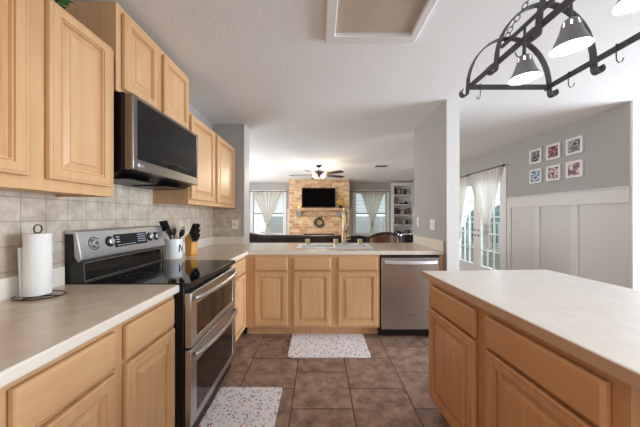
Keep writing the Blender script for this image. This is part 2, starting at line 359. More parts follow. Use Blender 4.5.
# french doors
def french(nm, y0, y1, knob):
    b = B(); x0, x1 = XR + .03, XR + .07; st = .115; z0, z1 = .01, 2.05
    box(b, x0, x1, y0, y0 + st, z0, z1); box(b, x0, x1, y1 - st, y1, z0, z1); box(b, x0, x1, y0 + st, y1 - st, z0, z0 + .26); box(b, x0, x1, y0 + st, y1 - st, z1 - .12, z1)
    w = y1 - y0 - 2 * st; h = z1 - .12 - z0 - .26
    for k in (1, 2): box(b, x0 + .008, x1 - .008, y0 + st + w * k / 3 - .011, y0 + st + w * k / 3 + .011, z0 + .26, z1 - .12)
    for k in range(1, 5): box(b, x0 + .009, x1 - .009, y0 + st, y1 - st, z0 + .26 + h * k / 5 - .011, z0 + .26 + h * k / 5 + .011)
    d = struct(nm, b, 'white')
    struct('glass_pane', bx(XR + .048, XR + .052, y0 + st, y1 - st, z0 + .26, z1 - .12), 'glass', d)
    b = B()
    for z in (.25, 1.03, 1.85): tube(b, [(XR + .02, knob[1], z - .045), (XR + .02, knob[1], z + .045)], .008)
    struct('hinge', b, 'black', d)
    b = B(); ky = knob[0]
    for z, r in ((.88, .017), (.99, .014)):
        tube(b, [(XR + .03, ky, z), (XR + .022, ky, z), (XR + .012, ky, z), (XR + .004, ky, z)], [r, .010, r, r * .6], 12)
    struct('door_handle', b, 'black', d, smooth=True)
french('door_1', 4.60, 5.385, (5.33, 4.605))
french('door_2', 5.395, 6.18, (5.45, 6.175))
b = B(); box(b, XR - .02, XR + .0, 4.49, 4.585, 0, 2.18); box(b, XR - .02, XR, 6.195, 6.29, 0, 2.18); box(b, XR - .02, XR, 4.585, 6.195, 2.085, 2.18)
box(b, XR, XR + .13, 4.58, 4.598, 0, 2.10); box(b, XR, XR + .13, 6.182, 6.20, 0, 2.10); box(b, XR, XR + .13, 4.598, 6.182, 2.055, 2.10)
struct('trim_11', b, 'white')
# ceiling panel and trim
cp = thing('ceiling_panel', 'tan square panel in a raised white trim frame on the kitchen ceiling', 'ceiling panel', (.342, 1.17, H))
b = B(); cells(b, [-.302, -.238, .253, .303], [-.66, -.575, .51, .593], lambda i, j: not (i == 1 and j == 1), -.035, -.001, 'XY'); obj('trim_frame', b, 'white', cp, bevel=.006)
obj('panel', bx(-.2375, .2525, -.5745, .5095, -.012, -.001), 'panel', cp)

# outside
b = B(); box(b, -14, 20, YF + .14, 34, -.14, -.10); box(b, XR + .14, 20, 2.9, YF + .14, -.14, -.10)
struct('ground', b, 'grass')
b = B()
for k in range(60): box(b, -6 + k * .2, -5.805 + k * .2, 13.0, 13.03, -.1, 1.27)
box(b, -6, 6, 13.03, 13.07, .2, .3); box(b, -6, 6, 13.03, 13.07, 1.0, 1.1)
tag(obj('garden_fence', b, 'fence'), 'pinkish beige board fence outside the living room windows', 'fence')
rnd = random.Random(5)
hd = B()
for k in range(9):
    y = 3.4 + k * 1.1
    ball(hd, (9.5 + rnd.uniform(-.3, .3), y + 2.5, .75), 1.0, (.7, .8, 1.0 + rnd.uniform(-.1, .25)), 14, 10)
for v in hd.verts: v.co += Vector((rnd.uniform(-1, 1), rnd.uniform(-1, 1), rnd.uniform(-1, 1))) * .07
tag(obj('hedge', hd, 'hedge'), 'row of green bushes outside behind the glass doors', 'hedge')
fb = B()
for k in range(34): box(fb, 6.6, 6.64, 4.2 + k * .22, 4.24 + k * .22, -.1, 1.0)
box(fb, 6.58, 6.66, 4.1, 11.7, 1.0, 1.06); box(fb, 6.59, 6.65, 4.1, 11.7, .0, .05)
tag(obj('railing', fb, 'white'), 'white spindled patio railing outside the glass doors', 'railing')

# ------------------------------------------------------------------ cabinets
DOOR = [(0, .015), (.003, .019), (.006, .0205), (.011, .0205), (.0125, .018), (.014, .0205), (.044, .0205), (.0455, .014), (.0475, .014), (.049, .018), (.054, .018), (.056, .006), (.060, .006), (.084, .0155), (.0855, .0135), (.088, .018)]
DRAW = [(0, .012), (.003, .016), (.010, .0205)]
def cabinet(name, label, cat, loc, rz, w, d, z0, z1, fronts, stiles, rails, toe=True, mt='maple', group=None):
    t = thing(name, label, cat, loc, rz, group); mh = mt + '_h'
    b = B()
    if toe:
        box(b, 0, .018, .019, d, z0, z1); box(b, w - .018, w, .019, d, z0, z1); box(b, .018, w - .018, .019, d, z0, z0 + .018); box(b, .018, w - .018, d - .01, d, z0 + .018, z1)
        box(b, 0, w, .085, .10, 0, z0)
    else:
        box(b, 0, w, .019, d, z0 + .012, z1); box(b, 0, .016, .019, d, z0, z0 + .012); box(b, w - .016, w, .019, d, z0, z0 + .012)
    obj('carcass', b, mt, t)
    b = B()
    for a, c in stiles: box(b, a, c, 0, .019, z0, z1)
    for (a, c), (e, f) in rails: box(b, e, f, .0005, .0185, a, c)
    obj('face_frame', b, mt, t)
    for kind, u0, u1, v0, v1 in fronts:
        b = B()
        relief(b, u0, u1, v0, v1, DOOR if kind == 'door' else DRAW, y=-.004)
        box(b, u0 + .03, u1 - .03, -.004, 0, v0 + .03, v1 - .03)
        obj(kind, b, mt if kind == 'door' else mh, t)
    return t
ZD = (.13, .692); ZR = (.712, .848)
def base(label, loc, rz, w, d, bays, mt='maple', name='base_cabinet'):
    """bays: list of (u0,u1) doors with a drawer above each"""
    fr = []; 
    for u0, u1 in bays: fr += [('door', u0, u1, *ZD), ('drawer', u0, u1, *ZR)]
    ed = [0] + [v for p in bays for v in (p[0] + .012, p[1] - .012)] + [w]
    st = [(ed[i], ed[i + 1]) for i in range(0, len(ed), 2)]
    ra = [((.105, .145), (0.001, w - .001)), ((.68, .725), (.001, w - .001)), ((.835, .874), (.001, w - .001))]
    return cabinet(name, label, 'cabinet', loc, rz, w, d, .105, .874, fr, st, ra, True, mt)
L90 = R(90)
XF = -.785
base('maple base cabinet under the paper towel, left of the oven', (XF, .60, 0), L90, .79, .605, [(.0475, .372), (.428, .765)])
base('maple base cabinet at the bottom left corner, nearest the viewer', (XF, -.19, 0), L90, .785, .605, [(.025, .372), (.42, .765)])
base('narrow maple base cabinet in the corner, right of the oven', (XF, 2.18, 0), L90, .548, .605, [(.03, .50)])
base('maple base cabinet left of the sink, one drawer over one door', (XF + .001, 2.73, 0), 0, .482, .64, [(.106, .450)])
sb = base('maple sink base cabinet with two doors beside the dishwasher', (-.301, 2.73, 0), 0, .94, .64, [(.030, .422), (.498, .916)])
def wallcab(label, y0, y1, z0, z1, doors, zd):
    w = y1 - y0
    fr = [('door', a - y0, c - y0, *zd) for a, c in doors]
    ed = [0] + [v for a, c in doors for v in (a - y0 + .012, c - y0 - .012)] + [w]
    st = [(ed[i], ed[i + 1]) for i in range(0, len(ed), 2)]
    ra = [((z0, zd[0] + .012), (.001, w - .001)), ((zd[1] - .012, z1), (.001, w - .001))]
    return cabinet('wall_cabinet', label, 'cabinet', (-1.095, y0, 0), L90, w, .29, z0, z1, fr, st, ra, False)
wallcab('maple wall cabinet above the paper towel, nearest the viewer', .585, 1.374, 1.385, 2.165, [(.62, .955), (1.028, 1.334)], (1.432, 2.155))
wallcab('short high maple wall cabinet above the microwave, against the ceiling', 1.39, 2.155, 1.962, 2.44, [(1.425, 1.72), (1.79, 2.125)], (1.985, 2.405))
wallcab('maple wall cabinet right of the microwave, above the knife block', 2.16, 3.365, 1.385, 2.16, [(2.175, 2.65), (2.727, 3.26)], (1.425, 2.14))
# filler panel beside dishwasher
tag(obj('end_panel', bx(1.276, 1.318, 2.735, 3.395, 0, .874), 'maple'), 'narrow maple filler panel right of the dishwasher', 'panel')

# ------------------------------------------------------------------ worktops
ZT = .914; ZB = .876
def edge_strip(par, x0, x1, y0, y1): return obj('edge_band', bx(x0, x1, y0, y1, ZB - .002, ZT - .0004), 'lam_edge', par, bevel=.006)
ct = tag(obj('worktop', bx(XL + .02, -.765, -.30, 1.392, ZB, ZT), 'lam'), 'tan laminate worktop under the paper towel, left of the oven', 'countertop')
edge_strip(ct, -.765, -.752, -.30, 1.392)
obj('backsplash_lip', bx(XL + .007, XL + .024, -.30, 1.392, ZB, 1.014), 'lam_edge', ct, bevel=.003)
SX0, SX1, SY0, SY1 = -.245, .60, 2.93, 3.33
b = B()
xs = [XL + .02, -.765, SX0, SX1, 1.318]; ys = [2.166, 2.733, SY0, SY1, 3.37]
cells(b, xs, ys, lambda i, j: not (i == 2 and j == 2) and not (j == 0 and i > 0), ZB, ZT)
wt = tag(obj('worktop', b, 'lam'), 'long L-shaped tan laminate worktop around the sink and peninsula', 'countertop')
obj('bar_overhang', bx(-.973, 1.318, 3.37, 3.57, ZB, ZT), 'lam', wt, bevel=.004)
b = B(); box(b, -.765, -.752, 2.166, 2.733, ZB - .002, ZT - .0004); box(b, -.752, 1.318, 2.720, 2.733, ZB - .002, ZT - .0004)
obj('edge_band', b, 'lam_edge', wt, bevel=.005)
b = B(); box(b, XL + .007, XL + .024, 2.166, 3.37, ZB, 1.014); box(b, XL + .024, -.98, 3.354, 3.372, ZB, 1.014)
obj('backsplash_lip', b, 'lam_edge', wt, bevel=.003)
obj('side_lip', bx(1.300, 1.320, 2.722, 3.57, ZT - .01, 1.022), 'lam_edge', wt, bevel=.003)
# sink
sk = thing('kitchen_sink', 'white double bowl drop-in sink set in the peninsula worktop', 'sink', (0, 0, ZT))
b = B(); x = [SX0 - .02, SX0 + .035, .165, .20, SX1 - .035, SX1 + .02]; y = [SY0 - .02, SY0 + .03, SY1 - .065, SY1 + .02]
cells(b, x, y, lambda i, j: not (j == 1 and i in (1, 3)), .001, .010); obj('rim', b, 'basin', sk, bevel=.004)
for a, c in ((x[1], x[2]), (x[3], x[4])):
    b = B(); t = .004
    y0, y1 = y[1], y[2]
    box(b, a - t, c + t, y0 - t, y1 + t, -.19, -.185); box(b, a - t, a, y0, y1, -.185, .0); box(b, c, c + t, y0, y1, -.185, .0); box(b, a - t, c + t, y0 - t, y0, -.185, .0); box(b, a - t, c + t, y1, y1 + t, -.185, .0)
    bw = obj('bowl', b, 'basin', sk)
    b = B(); lathe(b, [(.042, 0), (.042, .003), (.02, .004)], ((a + c) / 2, (y0 + y1) / 2, -.185)); obj('drain', b, 'steel', bw)
# faucet (stands on the rim's back strip)
fc = thing('kitchen_faucet', 'tall brass arched kitchen faucet behind the sink', 'faucet', (.315, 3.31, ZT + .011))
b = B(); lathe(b, [(.030, 0), (.030, .008), (.020, .015), (.019, .07), (.016, .075)]); obj('base', b, 'brass', fc, smooth=True)
pts = [(0, 0, .07), (0, 0, .36)] + [(0, -.085 + .085 * math.cos(R(a)), .36 + .085 * math.sin(R(a))) for a in range(15, 181, 15)] + [(0, -.17, .30)]
b = B(); tube(b, pts, .0145, 12); obj('spout', b, 'brass', fc, smooth=True)
b = B(); tube(b, [(0, -.17, .30), (0, -.17, .20), (0, -.17, .18)], [.017, .019, .013], 12); obj('spray_head', b, 'brass', fc, smooth=True)
b = B(); tube(b, [(.035, .0, .09), (.035, 0, .34), (.03, -.06, .42), (.02, -.14, .36)], .006, 8); obj('spring_hose', b, 'black', fc, smooth=True)
b = B(); tube(b, [(.015, 0, .055), (.04, 0, .058), (.09, 0, .070)], [.011, .009, .006], 10); obj('lever', b, 'brass', fc, smooth=True)
for x, lb in ((-.148, 'short brass soap pump on the sink rim, leftmost of three'), (.215, 'short brass side fixture just left of the faucet'), (.525, 'short brass fixture on the sink rim right of the faucet')):
    t = thing('sink_fixture', lb, 'sink fixture', (x, 3.31, ZT + .011), 0)
    b = B(); lathe(b, [(.030, 0), (.030, .006), (.026, .008), (.026, .035)], n=16); obj('collar', b, 'brass', t, smooth=True)
    b = B(); lathe(b, [(.031, .035), (.032, .058), (.026, .064)], n=16); obj('cap', b, 'brass', t, smooth=True)

# ------------------------------------------------------------------ dishwasher
dw = thing('dishwasher', 'stainless steel dishwasher at the right end of the peninsula', 'dishwasher', (.655, 2.715, 0))
obj('tub', bx(-.008, .612, .03, .62, .02, .872), 'black', dw)
obj('toe_kick', bx(-.012, .616, .075, .09, 0.0, .09), 'black', dw)
b = B(); box(b, 0, .612, 0, .03, .088, .857); obj('door', b, 'steel', dw, bevel=.006)
b = B(); pts = [(.03 + .55 * k / 14, -.012 - .038 * math.sin(math.pi * k / 14) ** .6, .80) for k in range(15)]; strap(b, pts, (0, 0, 1), .034, .014)
obj('handle', b, 'chrome_s', dw, bevel=.004)
obj('control_strip', bx(.0, .612, -.0015, .0, .845, .857), 'black', dw)
obj('badge', bx(.29, .36, -.0012, .0, .235, .243), 'steel_d', dw)

# ------------------------------------------------------------------ range
RY0, RY1 = 1.402, 2.158
rg = thing('double_oven_range', 'stainless steel double oven range with black glass cooktop', 'oven', (XL + .01, RY0, 0)); rw = RY1 - RY0
# local: x = out of wall, y along wall
FX = -.735 - (XL + .01)     # body front
obj('body', bx(0, FX, 0, rw, .03, .898), 'black', rg, bevel=.003)
obj('cooktop', bx(.075, FX + .03, -.0, rw, .8985, .917), 'bglass', rg, bevel=.004)
b = B(); box(b, FX + .022, FX + .034, 0, rw, .888, .9165); obj('cooktop_trim', b, 'black', rg, bevel=.004)
for i, (x, y, r) in enumerate(((.25, .2, .085), (.25, .56, .105), (.5, .2, .115), (.5, .56, .09))):
    b = B(); n = 36
    for rr in (r, r * .62):
        va = [b.verts.new((x + rr * math.cos(2 * math.pi * k / n), y + rr * math.sin(2 * math.pi * k / n), .9173)) for k in range(n)]
        vb = [b.verts.new((x + (rr - .002) * math.cos(2 * math.pi * k / n), y + (rr - .002) * math.sin(2 * math.pi * k / n), .9173)) for k in range(n)]
        for k in range(n): b.faces.new((va[k], va[(k + 1) % n], vb[(k + 1) % n], vb[k]))
    obj('burner_ring', b, mat('burner_print', (70, 70, 74), .3) if i == 0 else bpy.data.materials['burner_print'], rg)
# backguard: black riser + slanted stainless panel
b = B()
def prism(bm, poly, y0, y1):
    a = [bm.verts.new((x, y0, z)) for x, z in poly]; c = [bm.verts.new((x, y1, z)) for x, z in poly]; n = len(poly)
    bm.faces.new(a[::-1]); bm.faces.new(c)
    for k in range(n): bm.faces.new((a[k], a[(k + 1) % n], c[(k + 1) % n], c[k]))
prism(b, [(0, .90), (.088, .90), (.078, 1.035), (.055, 1.06), (.055, 1.19), (0, 1.19)], .004, rw - .004); obj('backguard_riser', b, 'black', rg)
b = B(); prism(b, [(.0875, .925), (.0895, .925), (.0825, 1.02), (.0805, 1.02)], .03, rw - .03); obj('riser_glass', b, 'bglass', rg)
b = B(); prism(b, [(.0870, .920), (.0885, .920), (.0811, 1.026), (.0795, 1.026)], .024, rw - .024); obj('riser_trim', b, 'steel_d', rg)
b = B(); prism(b, [(.0, 1.185), (.0, 1.203), (.052, 1.205), (.066, 1.198), (.094, 1.052), (.088, 1.036), (.074, 1.03), (.056, 1.06), (.05, 1.185)], -.003, rw + .003)
obj('control_panel', b, 'steel_r', rg, bevel=.004)
# control face frame: point on slanted face
P0 = Vector((.0675, 0, 1.19)); P1 = Vector((.0935, 0, 1.054)); dn = (P1 - P0).normalized(); nrm = Vector((-dn.z, 0, dn.x)); 
if nrm.x < 0: nrm = -nrm
def cface(y, v): return P0 + dn * v + nrm * .0005 + Vector((0, y, 0))
def facebox(bm, y0, y1, v0, v1, h):
    q = []
    for y in (y0, y1):
        for v in (v0, v1):
            for hh in (0, h): q.append(bm.verts.new(cface(y, v) + nrm * hh))
    for f in ((0, 1, 3, 2), (4, 6, 7, 5), (0, 4, 5, 1), (2, 3, 7, 6), (0, 2, 6, 4), (1, 5, 7, 3)): bm.faces.new([q[i] for i in f])
b = B(); facebox(b, .24, .545, .026, .108, .002); dp = obj('display', b, 'display', rg)
b = B()
for r_ in range(4):
    for c_ in range(5): facebox(b, .45 + c_ * .017, .461 + c_ * .017, .036 + r_ * .016, .042 + r_ * .016, .0026)
for c_ in range(9): facebox(b, .262 + c_ * .019, .274 + c_ * .019, .094, .098, .0026)
for r_ in range(3): facebox(b, .255, .285, .04 + r_ * .016, .045 + r_ * .016, .0026)
obj('button_print', b, 'mark', dp)
for i, y in enumerate((.095, .205, .585, .655)):
    Mk = Matrix.Translation(cface(y, .066)) @ Vector((0, 0, 1)).rotation_difference(nrm).to_matrix().to_4x4()
    b = B()
    if i == 0: lathe(b, [(.026, 0), (.025, .012), (.022, .016)], n=28, Mx=Mk)
    else: lathe(b, [(.033, 0), (.033, .003), (.022, .0035)], n=28, Mx=Mk)
    if i == 0:
        b2 = B(); lathe(b2, [(.038, .0004), (.038, .0010), (.033, .0011), (.033, .0004)], n=36, Mx=Mk, cap=False); obj('dial_ring', b2, 'display', rg)
    kb = obj('knob', b, 'steel_r' if i == 0 else 'black', rg, smooth=True)
    b = B(); lathe(b, [(.012, .014), (.012, .0175)] if i == 0 else [(.021, .003), (.020, .018), (.017, .020)], n=24, Mx=Mk); obj('grip', b, 'steel_d' if i == 0 else 'steel_r', kb, smooth=True)
# doors
FD = FX + .036
obj('vent_grille', (lambda b: ([box(b, FX + .002, FX + .03, .002, .010, .80 + k * .009, .805 + k * .009) for k in range(7)], b)[1])(B()), 'steel', rg)
def odoor(z0, z1, wz0, wz1, hz):
    b = B(); cells(b, [.004, .075, rw - .075, rw - .004], [z0, wz0, wz1, z1], lambda i, j: not (i == 1 and j == 1), FX + .002, FD, 'YZ')
    d = obj('oven_door', b, 'steel', rg, bevel=.004)
    obj('window_glass', bx(FX + .004, FD - .003, .075, rw - .075, wz0, wz1), 'ovenglass', d)
    b = B(); n = 18
    pts = [(FD + .008 + .045 * math.sin(math.pi * k / n) ** .55, .03 + (rw - .06) * k / n, hz) for k in range(n + 1)]
    tube(b, pts, .0135, 10); obj('handle', b, 'steel', d, smooth=True)
odoor(.560, .862, .60, .782, .828); odoor(.125, .550, .17, .452, .515)
obj('kick_plate', bx(FX - .07, FX - .04, .01, rw - .01, 0, .12), 'black', rg)

# ------------------------------------------------------------------ microwave
mw = thing('microwave', 'stainless over-the-range microwave with black glass door, under the high cabinet', 'microwave', (XL + .01, 1.40, 1.50)); mww = 2.153 - 1.40
fx = -1.01 - (XL + .01)
b = B(); prism(b, [(0, .0), (.25, .005), (fx - .05, .04), (fx - .05, .458), (0, .458)], 0, mww); obj('case', b, 'black', mw)
b = B(); cells(b, [.0, .035, mww - .02, mww], [.038, .10, .435, .452], lambda i, j: not (i == 1 and j == 1), fx - .048, fx, 'YZ'); dr = obj('door', b, 'steel_d', mw, bevel=.004)
obj('door_glass', bx(fx - .04, fx - .002, .035, mww - .02, .10, .435), 'bglass', dr)
b = B()
for c_ in range(14): box(b, fx - .003, fx - .0015, .26 + c_ * .027, .272 + c_ * .027, .135 + .008 * (c_ % 2), .139 + .008 * (c_ % 2))
obj('button_print', b, mat('dim_print', (74, 76, 80), .4), dr)
b = B(); lathe(b, [(.011, 0), (.011, .0015)], n=20, Mx=Matrix.Translation((fx, .045, .068)) @ Matrix.Rotation(R(90), 4, 'Y')); obj('badge', b, 'mark', mw)
def text(s, size, Mx, m, par, name):
    cu = bpy.data.curves.new(name, 'FONT'); cu.body = s; cu.size = size; cu.extrude = .0006; cu.materials.append(M[m])
    tmp = bpy.data.objects.new(name, cu); me = bpy.data.meshes.new_from_object(tmp); bpy.data.objects.remove(tmp)
    if not me.materials: me.materials.append(M[m])
    o = bpy.data.objects.new(name, me); C.objects.link(o); o.parent = par; o.matrix_local = Mx; return o
text('LG', .024, Matrix.Translation((fx + .001, .060, .060)) @ Matrix.Rotation(R(90), 4, 'Z') @ Matrix.Rotation(R(90), 4, 'X'), 'mark', mw, 'logo_letters')
b = B(); box(b, .06, .30, .06, .32, -.006, -.001); box(b, .06, .30, .42, .68, -.006, -.001); obj('vent_filter', b, 'wire', mw)

# ------------------------------------------------------------------ countertop items
pt = thing('paper_towel_holder', 'black wire paper towel holder standing on the left worktop', 'paper towel holder', (-1.292, 1.185, ZT))
b = B(); n = 28; ring = [(.095 * math.cos(2 * math.pi * k / n) + .01, .075 * math.sin(2 * math.pi * k / n), .006) for k in range(n + 1)]; tube(b, ring, .003, 6)
tube(b, [(-.07, 0, .006), (.10, 0, .006)], .003, 6); tube(b, [(0, -.068, .006), (0, .068, .006)], .003, 6)
obj('wire_base', b, 'wire', pt, smooth=True)
b = B(); tube(b, [(0, 0, .006), (0, 0, .295)] , .004, 6); obj('post', b, 'wire', pt)
b = B(); tube(b, [(0, .017 * math.cos(a), .310 + .020 * math.sin(a)) for a in [2 * math.pi * k / 20 for k in range(21)]], .0028, 6); obj('top_loop', b, 'wire', pt, smooth=True)
b = B(); lathe(b, [(.018, .012), (.045, .012), (.0465, .014), (.0465, .287), (.045, .290), (.018, .290)], n=36)
tag(obj('paper_towel_roll', b, 'paper', smooth=True), 'white paper towel roll upright on its wire holder', 'paper towel'); bpy.data.objects['paper_towel_roll'].location = (-1.292, 1.185, ZT)
b = B(); box(b, -.006, .006, -.036, .036, 0, .226); o = tag(obj('cutting_board', b, 'porc', bevel=.004), 'slim white board leaning on the tile behind the paper towel roll', 'cutting board')
o.location = (XL + .040, 1.205, ZT); o.rotation_euler = (0, R(-2.5), 0)

ck = thing('utensil_crock', 'white ceramic utensil crock printed with a black letter N', 'utensil crock', (-1.275, 2.268, ZT))
b = B(); lathe(b, [(.064, 0), (.067, .004), (.067, .168), (.066, .171), (.062, .171), (.061, .16), (.060, .012), (.0, .011)], n=40, cap=False); obj('pot', b, 'porc', ck, smooth=True)
b = B()
def onC(a, z, r=.0677): return Vector((r * math.cos(a), r * math.sin(a), z))
def stroke(bm, a0, z0, a1, z1, w):
    n = 6; prev = None
    for k in range(n + 1):
        t = k / n; a = a0 + (a1 - a0) * t; z = z0 + (z1 - z0) * t
        p = (bm.verts.new(onC(a - w, z)), bm.verts.new(onC(a + w, z)))
        if prev: bm.faces.new((prev[0], prev[1], p[1], p[0]))
        prev = p
ca = R(-8); hw = .30
stroke(b, ca - hw, .055, ca - hw, .125, .085); stroke(b, ca + hw, .055, ca + hw, .125, .085); stroke(b, ca - hw, .125, ca + hw, .055, .10)
obj('letter', b, 'handle', ck)
kc = (-1.275, 2.268)
def utensil(nm, lb, top, m, head):
    t = thing(nm, lb, 'utensil', (kc[0], kc[1], ZT), 0, None); top = Vector(top); bot = Vector((-top.x * .45, -top.y * .45, .018))
    b = B(); tube(b, [bot, bot.lerp(top, .6), top], [.005, .006, .005], 8); obj('handle', b, m, t, smooth=True)
    d = (top - bot).normalized(); Mx = Matrix.Translation(top) @ Vector((0, 0, 1)).rotation_difference(d).to_matrix().to_4x4()
    b = B(); head(b, Mx); obj('head', b, m, t, smooth=True)
def h_ladle(b, Mx): ball(b, (0, 0, .028), .03, (1, .55, 1.15)); [setattr(v, 'co', Mx @ v.co) for v in b.verts]
def h_turner(b, Mx): box(b, -.035, .035, -.003, .003, -.005, .085, Mx)
def h_spoon(b, Mx): ball(b, (0, 0, .03), .026, (.9, .4, 1.4)); [setattr(v, 'co', Mx @ v.co) for v in b.verts]
def h_whisk(b, Mx):
    for k in range(6):
        a = math.pi * k / 6
        tube(b, [Mx @ Vector((math.cos(a) * .022 * math.sin(math.pi * q / 10) * (1 if True else 1), math.sin(a) * .022 * math.sin(math.pi * q / 10), .09 * q / 10)) for q in range(11)], .0012, 4)
        tube(b, [Mx @ Vector((-math.cos(a) * .022 * math.sin(math.pi * q / 10), -math.sin(a) * .022 * math.sin(math.pi * q / 10), .09 * q / 10)) for q in range(11)], .0012, 4)
utensil('ladle', 'black round ladle leaning left out of the utensil crock', (.015, -.085, .21), 'handle', h_ladle)
utensil('turner', 'black flat slotted turner, leftmost and tallest in the crock', (-.03, -.06, .25), 'handle', h_turner)
utensil('wooden_spoon', 'brown wooden spoon standing in the middle of the crock', (-.02, .035, .20), 'leather', h_spoon)
utensil('whisk', 'steel wire whisk leaning right out of the crock', (.01, .085, .20), 'steel', h_whisk)
utensil('serving_spoon', 'dark serving spoon leaning toward the cooktop side of the crock', (.045, .02, .19), 'handle', h_spoon)

kn = thing('knife_block', 'honey wood knife block beside the utensil crock', 'knife block', (-1.215, 2.452, ZT), R(-24))
b = B(); prism(b, [(-.040, 0), (.036, 0), (.046, .125), (.0, .205), (-.048, .165)], -.034, .034); obj('block', b, 'block', kn, bevel=.004)
nd = Vector((.5, 0, .86)).normalized()
k = 0
for i, (u, lens) in enumerate(((.0, .105), (.33, .12), (.66, .095), (1.0, .07))):
    for j in range(3):
        base_p = Vector((.003 + .040 * u, -.022 + .022 * j, .198 - .070 * u)) - nd * .02
        t = thing('kitchen_knife', 'black handled knife in the wooden block by the crock', 'knife', Vector((-1.215, 2.452, ZT)), R(-24), 'knives in the knife block')
        b = B(); tube(b, [base_p, base_p + nd * .03, base_p + nd * (.03 + lens)], [.0055, .0085, .0095], 8); obj('handle', b, 'handle', t, smooth=True)
        b = B(); tube(b, [base_p + nd * .022, base_p + nd * .032], .0098, 8); obj('bolster', b, 'steel', t)

# outlets and switches
def plate(nm, lb, cat, c, axis, w, h, kind):
    t = thing(nm, lb, cat, c, axis)
    b = B(); box(b, -w / 2, w / 2, -.006, 0, -h / 2, h / 2); obj('cover_plate', b, 'plate', t, bevel=.002)
    for k in range(kind[0]):
        x = (k - (kind[0] - 1) / 2) * .046
        b = B()
        if kind[1] == 'toggle': box(b, x - .005, x + .005, -.016, -.006, -.010, .012)
        else: box(b, x - .017, x + .017, -.009, -.006, -.034, .034)
        obj(kind[1], b, 'black' if kind[2] else 'white', t)
plate('light_switch', 'cream single switch plate on the tile below the last wall cabinet', 'light switch', (-1.10, 3.372, 1.172), 0, .075, .12, (1, 'toggle', True))
plate('wall_outlet', 'white double rocker plate on the grey wall stub above the worktop', 'switch plate', (1.3206, 3.0, 1.183), R(-90), .125, .122, (2, 'rocker', False))
plate('light_switch', 'narrow white switch plate further back on the grey wall stub', 'light switch', (1.3206, 3.44, 1.205), R(-90), .07, .115, (1, 'rocker', False))

# plant on cabinet
pl = thing('trailing_plant', 'green leafy plant in a pale pot on top of the near wall cabinet', 'plant', (-1.285, 1.235, 2.166))
b = B(); lathe(b, [(.035, 0), (.05, .07), (.052, .09)], n=20); obj('pot', b, 'pinkpot', pl, smooth=True)
b = B(); rnd = random.Random(3)
for k in range(46):
    a = rnd.uniform(0, 6.28); r = rnd.uniform(.01, .06); z = .10 + rnd.uniform(0, .09); c = Vector((r * math.cos(a), r * math.sin(a), z)); s = rnd.uniform(.018, .03)
    d = Vector((math.cos(a), math.sin(a), rnd.uniform(-.4, .6))).normalized(); e = d.cross(Vector((0, 0, 1))).normalized()
    v = [b.verts.new(c - d * s), b.verts.new(c + e * s * .6 + Vector((0, 0, .004))), b.verts.new(c + d * s * 1.3), b.verts.new(c - e * s * .6 + Vector((0, 0, .004)))]; b.faces.new(v)
    if k % 2 == 0: tube(b, [(0, 0, .085), tuple(c)], .0015, 4)
obj('foliage', b, 'leaf', pl)

# ------------------------------------------------------------------ island
IR = R(-87); IO = Vector((.727, 1.706, 0)); du = Vector((math.cos(IR), math.sin(IR), 0)); dv = Vector((-math.sin(IR), math.cos(IR), 0))
fr = []
for u0, u1 in ((.040, .485), (.560, 1.020)): fr += [('door', u0, u1, *ZD), ('drawer', u0, u1, .708, .842)]
isl = cabinet('kitchen_island', 'wooden kitchen island cabinet with white top at the right', 'kitchen island', IO, IR, 1.06, .80, .105, .874, fr,
    [(0, .052), (.473, .572), (1.008, 1.06)], [((.105, .145), (.001, 1.059)), ((.68, .72), (.001, 1.059)), ((.83, .874), (.001, 1.059))], True, 'island')
b = B(); box(b, -.035, 1.22, -.028, .845, ZB, ZT); obj('top', b, 'isl_top', isl, bevel=.004)
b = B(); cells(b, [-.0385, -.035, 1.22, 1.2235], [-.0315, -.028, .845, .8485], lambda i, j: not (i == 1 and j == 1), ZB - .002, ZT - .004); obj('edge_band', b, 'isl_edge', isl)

# ------------------------------------------------------------------ rugs
def rug(lb, x0, x1, y0, y1):
    b = B(); cx, cy = (x0 + x1) / 2, (y0 + y1) / 2; w, h = (x1 - x0) / 2, (y1 - y0) / 2; r = .025; pts = []
    for sx, sy, a0 in ((1, 1, 0), (-1, 1, 90), (-1, -1, 180), (1, -1, 270)):
        for k in range(5): a = R(a0 + k * 22.5); pts.append((sx * (w - r) + r * math.cos(a), sy * (h - r) + r * math.sin(a)))
    lo = [b.verts.new((p[0], p[1], 0)) for p in pts]; hi = [b.verts.new((p[0], p[1], .009)) for p in pts]; b.faces.new(lo[::-1]); b.faces.new(hi)
    for k in range(len(pts)): b.faces.new((lo[k], lo[(k + 1) % len(pts)], hi[(k + 1) % len(pts)], hi[k]))
    o = tag(obj('floor_mat', b, 'rug', bevel=.002), lb, 'mat'); o.location = (cx, cy, .001)
rug('white speckled anti-fatigue mat on the tiles before the sink', -.29, .47, 2.33, 2.80)
rug('white speckled mat on the tiles in front of the oven', -.735, -.272, 1.16, 1.922)

